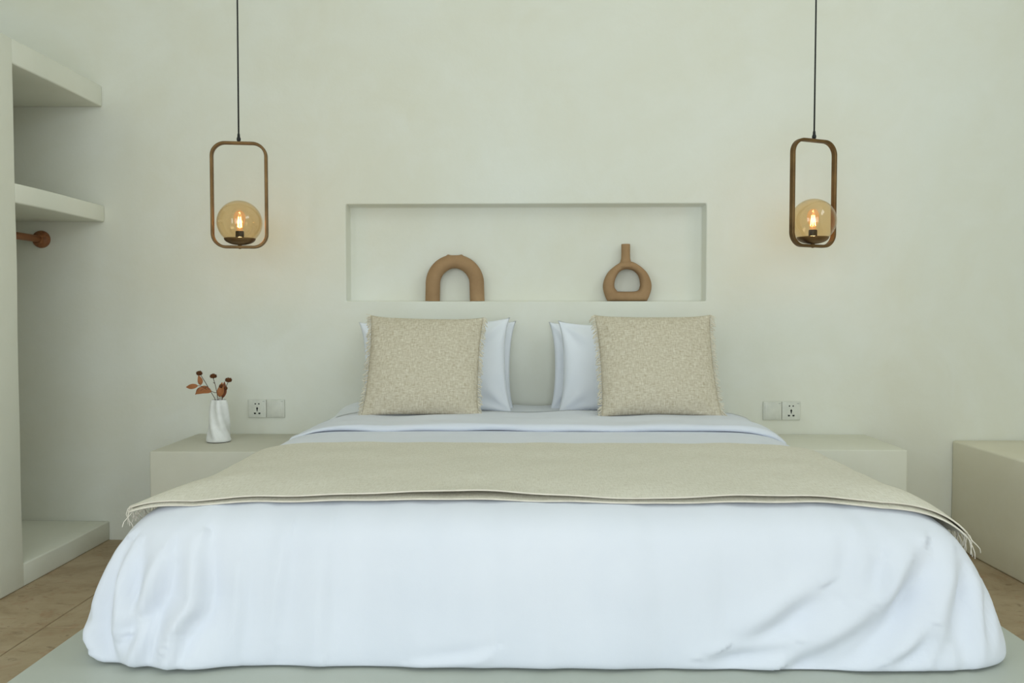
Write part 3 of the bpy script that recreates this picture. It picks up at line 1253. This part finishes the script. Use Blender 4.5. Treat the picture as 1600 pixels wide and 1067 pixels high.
# ------------------------------------------------------------------ clay vases in the niche
def arch_vase():
    cx, cy, z0 = -0.3435, 0.042, NZ0 + 0.001
    Wd, Hh, tr = 0.277, 0.222, 0.0345
    R = Wd / 2 - tr
    ztop = Hh - tr
    rows = []
    leg = ztop - R * 1.02
    path = []
    for k in range(10):
        path.append((-R - 0.002 * (1 - k / 9), leg * k / 10))
    for k in range(41):
        a = PI - PI * k / 40
        path.append((R * math.cos(a), leg + R * 1.02 * math.sin(a)))
    for k in range(10):
        path.append((R + 0.002 * (k / 9), leg * (9 - k) / 10))
    n = 28
    V, Fc = [], []
    m = len(path)
    for i, (x, z) in enumerate(path):
        t = np.array(path[min(i + 1, m - 1)]) - np.array(path[max(i - 1, 0)])
        t = t / np.linalg.norm(t)
        nx, nz = -t[1], t[0]        # outward (left of travel)
        thick = tr * (1 - 0.06 * math.exp(-(x / 0.05) ** 2))
        for k in range(n):
            a = 2 * PI * k / n
            u, d = math.cos(a) * thick, math.sin(a) * tr
            px, py, pz = x + nx * u, d, z + nz * u
            # shallow saddle with raised lips at the top opening
            if u > 0 and z > leg + 0.3 * R:
                cap = Hh - 0.004 - 0.010 * math.exp(-((abs(px) - 0.0) / 0.020) ** 4) * 0.4
                if abs(px) < 0.026:
                    pz = min(pz, Hh - 0.006)
                lip = math.exp(-((abs(px) - 0.029) / 0.007) ** 2)
                pz += 0.0055 * lip * math.cos(a)
            V.append((px, py, pz))
    for i in range(m - 1):
        for k in range(n):
            k2 = (k + 1) % n
            Fc.append((i * n + k, i * n + k2, (i + 1) * n + k2, (i + 1) * n + k))
    Fc.append(tuple(range(n)))
    Fc.append(tuple((m - 1) * n + k for k in range(n)))
    root = empty('arch_vase', (cx, cy, z0), 'brown clay arch-shaped vase in the wall niche', 'vase')
    o = from_data('body', V, Fc, M['clay'], root)
    sharp(o, 50)
    return root


arch_vase()


def ring_vase():
    z0 = NZ0 + 0.001
    cx, cy = 0.4705, 0.042
    root = empty('ring_vase', (cx, cy, z0), 'brown clay bottle vase with a hole through its body', 'vase')
    S = 0.227 / 320.0   # metres per traced unit
    # outer outline and hole, both sampled by angle about the middle of the hole
    ox, oz = 0.0, 0.0925
    # key radii by angle (deg, outer radius, hole radius) measured about the hole centre
    outer = catmull([(-0.092, 0.0), (-0.104, 0.025), (-0.1135, 0.062), (-0.109, 0.098), (-0.090, 0.136), (-0.060, 0.164), (-0.030, 0.182), (0.0, 0.188),
                     (0.030, 0.182), (0.060, 0.164), (0.090, 0.136), (0.109, 0.098), (0.1135, 0.062), (0.104, 0.025), (0.092, 0.0)], 8)
    # flat bottom
    outer = np.concatenate([outer, [(0.092 - 0.184 * k / 24, 0.0) for k in range(1, 24)]])
    hole = catmull([(-0.046, 0.046), (-0.060, 0.066), (-0.058, 0.098), (-0.042, 0.132), (-0.018, 0.148), (0.004, 0.150), (0.028, 0.144), (0.050, 0.124), (0.060, 0.094), (0.060, 0.066),
                    (0.046, 0.048), (0.0, 0.045), (-0.046, 0.046)], 8)

    def by_angle(c, n):
        ang = np.arctan2(c[:, 1] - oz, c[:, 0] - ox)
        rad = np.hypot(c[:, 0] - ox, c[:, 1] - oz)
        k = np.argsort(ang)
        ang, rad = ang[k], rad[k]
        a = np.linspace(-PI, PI, n, endpoint=False)
        return a, np.interp(a, np.concatenate([ang - 2 * PI, ang, ang + 2 * PI]), np.concatenate([rad, rad, rad]))
    n, m = 120, 26
    a, ro = by_angle(outer, n)
    _, rh = by_angle(hole, n)
    V, Fc = [], []
    DPT = 0.036
    for i in range(n):
        for k in range(m):
            b = 2 * PI * k / m
            mid, half = (ro[i] + rh[i]) / 2, (ro[i] - rh[i]) / 2
            u = math.copysign(abs(math.cos(b)) ** 0.75, math.cos(b))
            d = math.copysign(abs(math.sin(b)) ** 0.75, math.sin(b))
            r = mid + half * u
            V.append((ox + r * math.cos(a[i]), d * DPT, max(0.0, oz + r * math.sin(a[i]))))
    for i in range(n):
        i2 = (i + 1) % n
        for k in range(m):
            k2 = (k + 1) % m
            Fc.append((i * m + k, i * m + k2, i2 * m + k2, i2 * m + k))
    from_data('body', V, Fc, M['clay'], root)
    nk = [(0.046, 0.160), (0.034, 0.172), (0.0255, 0.184), (0.0215, 0.200), (0.0205, 0.225), (0.0208, 0.266), (0.0205, 0.268), (0.0165, 0.268), (0.016, 0.262), (0.015, 0.22), (0, 0.215)]
    lathe('neck', nk, M['clay'], root, 28, (-0.0075, 0, 0.0))
    return root


ring_vase()

# ------------------------------------------------------------------ white vase with dried flowers
VX, VY, VZ = -1.370, -0.243, 0.51
K = 0.000395


def vase():
    root = empty('vase', (VX, VY, VZ), 'white twisted ceramic vase on the left nightstand', 'vase')
    hs = [0, 6, 20, 60, 130, 230, 330, 410, 467]
    rs = [128, 133, 135, 127, 113, 108, 100, 90, 78]
    cxs = [0, 0, 0, 3, 3, 6, 8, 9, 8]
    V, Fc = [], []
    n = 96
    H = np.linspace(0, 467, 70)
    R_ = np.interp(H, hs, rs)
    Cx = np.interp(H, hs, cxs)

    def ring(h, r, c, s=1.0):
        tw = 0.9 * (1 - h / 467) ** 2.0 * 1.6
        out = []
        for k in range(n):
            a = 2 * PI * k / n
            f = math.cos(5 * (a - tw) + 0.6)
            lob = 0.095 * (abs(f) ** 0.8 * math.copysign(1, f)) * min(1, h / 90 + 0.05) * s
            sk = 0.03 * math.cos(2 * a + tw * 2)
            rr = r * (1 + lob + sk * min(1, h / 100)) * K
            out.append((c * K + rr * math.cos(a), rr * math.sin(a), h * K + 0.003))
        return out
    rows = [ring(h, r, c) for h, r, c in zip(H, R_, Cx)]
    rows += [ring(467, 78 - 9, 8), ring(430, 78, 8), ring(250, 85, 6), ring(60, 90, 3)]
    for r in rows:
        V += r
    for i in range(len(rows) - 1):
        for k in range(n):
            k2 = (k + 1) % n
            Fc.append((i * n + k, i * n + k2, (i + 1) * n + k2, (i + 1) * n + k))
    Fc.append(tuple(range(n)))
    Fc.append(tuple((len(rows) - 1) * n + k for k in range(n)))
    from_data('body', V, Fc, M['ceramic'], root)
    lathe('foot', [(0, 0.0002), (0.0485, 0.0002), (0.0485, 0.004), (0, 0.004)], M['foot'], root, 40)


vase()


def cp(x, y, d=0.0):
    """traced sprig coordinates -> world"""
    return Vector((VX + (x - 435) * K, VY + d, VZ + (932 - y) * K))


def leaf_mesh(p0, p1, width, bend, face, fold=0.15, n=12, m=7):
    """curved leaf blade from p0 to p1 with a raised midrib"""
    ax = p1 - p0
    L = ax.length
    t = ax.normalized()
    side = t.cross(face).normalized()
    nrm = side.cross(t).normalized()
    V, Fc = [], []
    for i in range(n + 1):
        s = i / n
        wv = width * (math.sin(PI * s ** 0.85) ** 0.8) * (1 - 0.25 * s) if 0 < s < 1 else width * 0.03
        c = p0 + ax * s + side * bend * math.sin(PI * s) + nrm * (0.10 * L * math.sin(PI * s * 1.1))
        for j in range(m):
            u = (j / (m - 1) - 0.5) * 2
            V.append(c + side * wv * 0.5 * u + nrm * (fold * wv * abs(u) + 0.03 * wv * math.sin(9 * s + 2 * u)))
    Fc = grid_faces(n + 1, m)
    return V, Fc


def make_leaf(p0, p1, width, bend, face, mat, parent):
    V, Fc = leaf_mesh(p0, p1, width, bend, face)
    o = from_data('leaf', V, Fc, mat)
    md = o.modifiers.new('thickness', 'SOLIDIFY')
    md.thickness = 0.0006
    return part(o, parent)


def make_head(c, r, sq, parent, seed):
    """shaggy dried pompom: domed core with short florets"""
    rnd = random.Random(seed)
    bm = bmesh.new()
    bmesh.ops.create_icosphere(bm, subdivisions=3, radius=r * 0.86)
    for v in bm.verts:
        v.co.z *= sq
        v.co *= 1 + rnd.uniform(-0.08, 0.08)
    for k in range(150):
        z = rnd.uniform(-0.75, 1)
        a = rnd.uniform(0, 2 * PI)
        q = math.sqrt(1 - z * z)
        d = Vector((q * math.cos(a), q * math.sin(a), z))
        p = Vector((d.x * r * 0.82, d.y * r * 0.82, d.z * r * 0.82 * sq))
        e = p + d * r * rnd.uniform(0.12, 0.3)
        s = d.orthogonal().normalized() * r * 0.09
        b = d.cross(s)
        vs_ = [bm.verts.new(x) for x in (p + s, p - s * 0.5 + b * 0.9, p - s * 0.5 - b * 0.9, e)]
        for f in ((0, 1, 3), (1, 2, 3), (2, 0, 3)):
            bm.faces.new([vs_[i] for i in f])
    for v in bm.verts:
        v.co += c
    return part(bm_obj('flower_head', bm, M['flower'], None, True), parent)


FWD = Vector((0.15, -1, 0.25))


def sprig(label, pts, rad, heads=(), leaves=(), side=()):
    base = cp(440, 800)
    root = empty('dried_flower', base, label, 'dried flower', 'dried sprigs in the white vase')
    P = [cp(*p) for p in pts]
    cur = [Vector(q) for q in catmull([tuple(p) for p in P], 5)]
    part(tubes('stem', [cur] + [[cp(*q) for q in s] for s in side], rad, M['stem'], None, 7), root)
    for i, (x, y, d, r, sq) in enumerate(heads):
        make_head(cp(x, y, d), r * K, sq, root, int(x + y))
    for (a, b, wd, bend, face, mt) in leaves:
        make_leaf(cp(*a), cp(*b), wd * K, bend * K, Vector(face), M[mt], root)
    return root


sprig('dried flower with the tallest head, leaning left', [(445, 860, 0.0), (425, 520, -0.005), (350, 345, -0.012), (258, 178, -0.018)], 0.0014,
      [(243, 158, -0.018, 36, 0.8)], [], [[(330, 305, -0.014), (300, 320, -0.016)]])
sprig('dried flower standing upright in the middle of the bunch', [(440, 860, 0.005), (432, 480, -0.002), (412, 320, -0.004), (386, 215, -0.006)], 0.0014,
      [(386, 192, -0.006, 39, 0.75)], [], [[(402, 275, -0.005), (385, 262, -0.007)]])
sprig('dried flower with the rightmost high head', [(440, 860, 0.0), (478, 470, 0.0), (500, 370, 0.0), (548, 258, 0.0)], 0.0013,
      [(553, 237, 0.0, 40, 0.72)], [((482, 440, 0.0), (500, 255, 0.005), 70, 8, (0.3, -1, 0.1), 'leaf_dark')])
sprig('dried sprig with two low heads at the vase mouth', [(440, 860, 0.01), (484, 470, -0.008), (500, 400, -0.016), (520, 345, -0.02)], 0.0012,
      [(488, 300, -0.022, 24, 0.9), (537, 326, -0.016, 19, 1.2)],
      [((488, 430, -0.012), (540, 300, -0.018), 44, -6, (-0.3, -1, 0.2), 'leaf_dark')], [[(503, 390, -0.016), (488, 312, -0.022)]])
sprig('dried leafy twig reaching left out of the vase', [(440, 860, -0.01), (470, 430, -0.006), (400, 374, -0.012), (330, 345, -0.016), (265, 305, -0.018), (225, 297, -0.02)], 0.0012, [],
      [((228, 298, -0.02), (92, 312, -0.022), 66, -6, (0, -1, 0.3), 'leaf'),
       ((255, 292, -0.018), (232, 178, -0.02), 62, 10, (0.2, -1, 0), 'leaf'),
       ((375, 362, -0.014), (195, 388, -0.024), 118, 18, (0, -0.8, 0.6), 'leaf'),
       ((300, 318, -0.012), (190, 400, -0.014), 50, 16, (0, -1, 0.2), 'leaf_dark'),
       ((355, 345, -0.014), (318, 305, -0.014), 20, 0, (0, -1, 0.2), 'leaf_dark')],)
sprig('dried sprig with one broad leaf beside the heads', [(445, 860, -0.01), (455, 480, -0.012), (458, 430, -0.014)], 0.0012, [],
      [((460, 425, -0.014), (492, 258, -0.016), 96, 20, (-0.2, -1, 0.1), 'leaf')])


# ------------------------------------------------------------------ wall plates
def plate(name, x, z, label, cat, holes):
    root = empty(name, (x, 0, z), label, cat, 'wall plates beside the bed')
    bm = bmesh.new()
    bm_box(bm, -0.0428, 0.0428, -0.009, -0.0003, -0.043, 0.043, 0.003, 3)
    o = bm_obj('face_plate', bm, M['plate'], root)
    sharp(o, 40)
    if not holes:
        bm = bmesh.new()
        bm_box(bm, -0.036, 0.036, -0.0115, -0.008, -0.037, 0.037, 0.0015, 2)
        sharp(bm_obj('blank_cover', bm, M['plate'], root), 40)
    bm = bmesh.new()
    bm_box(bm, 0.027, 0.036, -0.0119, -0.0088, 0.0335, 0.0352)
    bm_obj('print_mark', bm, M['mark'], root, False)
    if holes:
        def hole(pts):
            V = [(px, -0.0093, pz) for px, pz in pts] + [(px, -0.006, pz) for px, pz in pts]
            n = len(pts)
            Fc = [tuple(range(n)), tuple(range(n, 2 * n))] + [(k, (k + 1) % n, n + (k + 1) % n, n + k) for k in range(n)]
            from_data('pin_hole', V, Fc, M['hole'], root, False)
        for s in (-1, 1):
            hole([(s * 0.0085 + 0.0035 * math.cos(a), 0.0225 + 0.0035 * math.sin(a)) for a in np.linspace(0, 2 * PI, 8, endpoint=False)])
            hole([(s * 0.0055, -0.0255), (s * 0.0055, -0.0195), (s * 0.016, -0.0185), (s * 0.0145, -0.0265)])
        hole([(-0.0042, -0.002), (-0.0025, -0.004), (-0.0022, -0.0125), (0.0022, -0.0125), (0.0025, -0.004), (0.0042, -0.002), (0.0042, 0.003), (0.0, 0.008), (-0.0042, 0.003)])


plate('wall_socket', -1.2755, 0.630, 'white wall socket above the nightstand with the vase', 'socket', True)
plate('blank_wall_plate', -1.1885, 0.630, 'blank white wall plate next to the left socket', 'wall plate', False)
plate('blank_wall_plate', 1.1440, 0.625, 'blank white wall plate next to the right socket', 'wall plate', False)
plate('wall_socket', 1.2310, 0.625, 'white wall socket on the right side of the bed', 'socket', True)
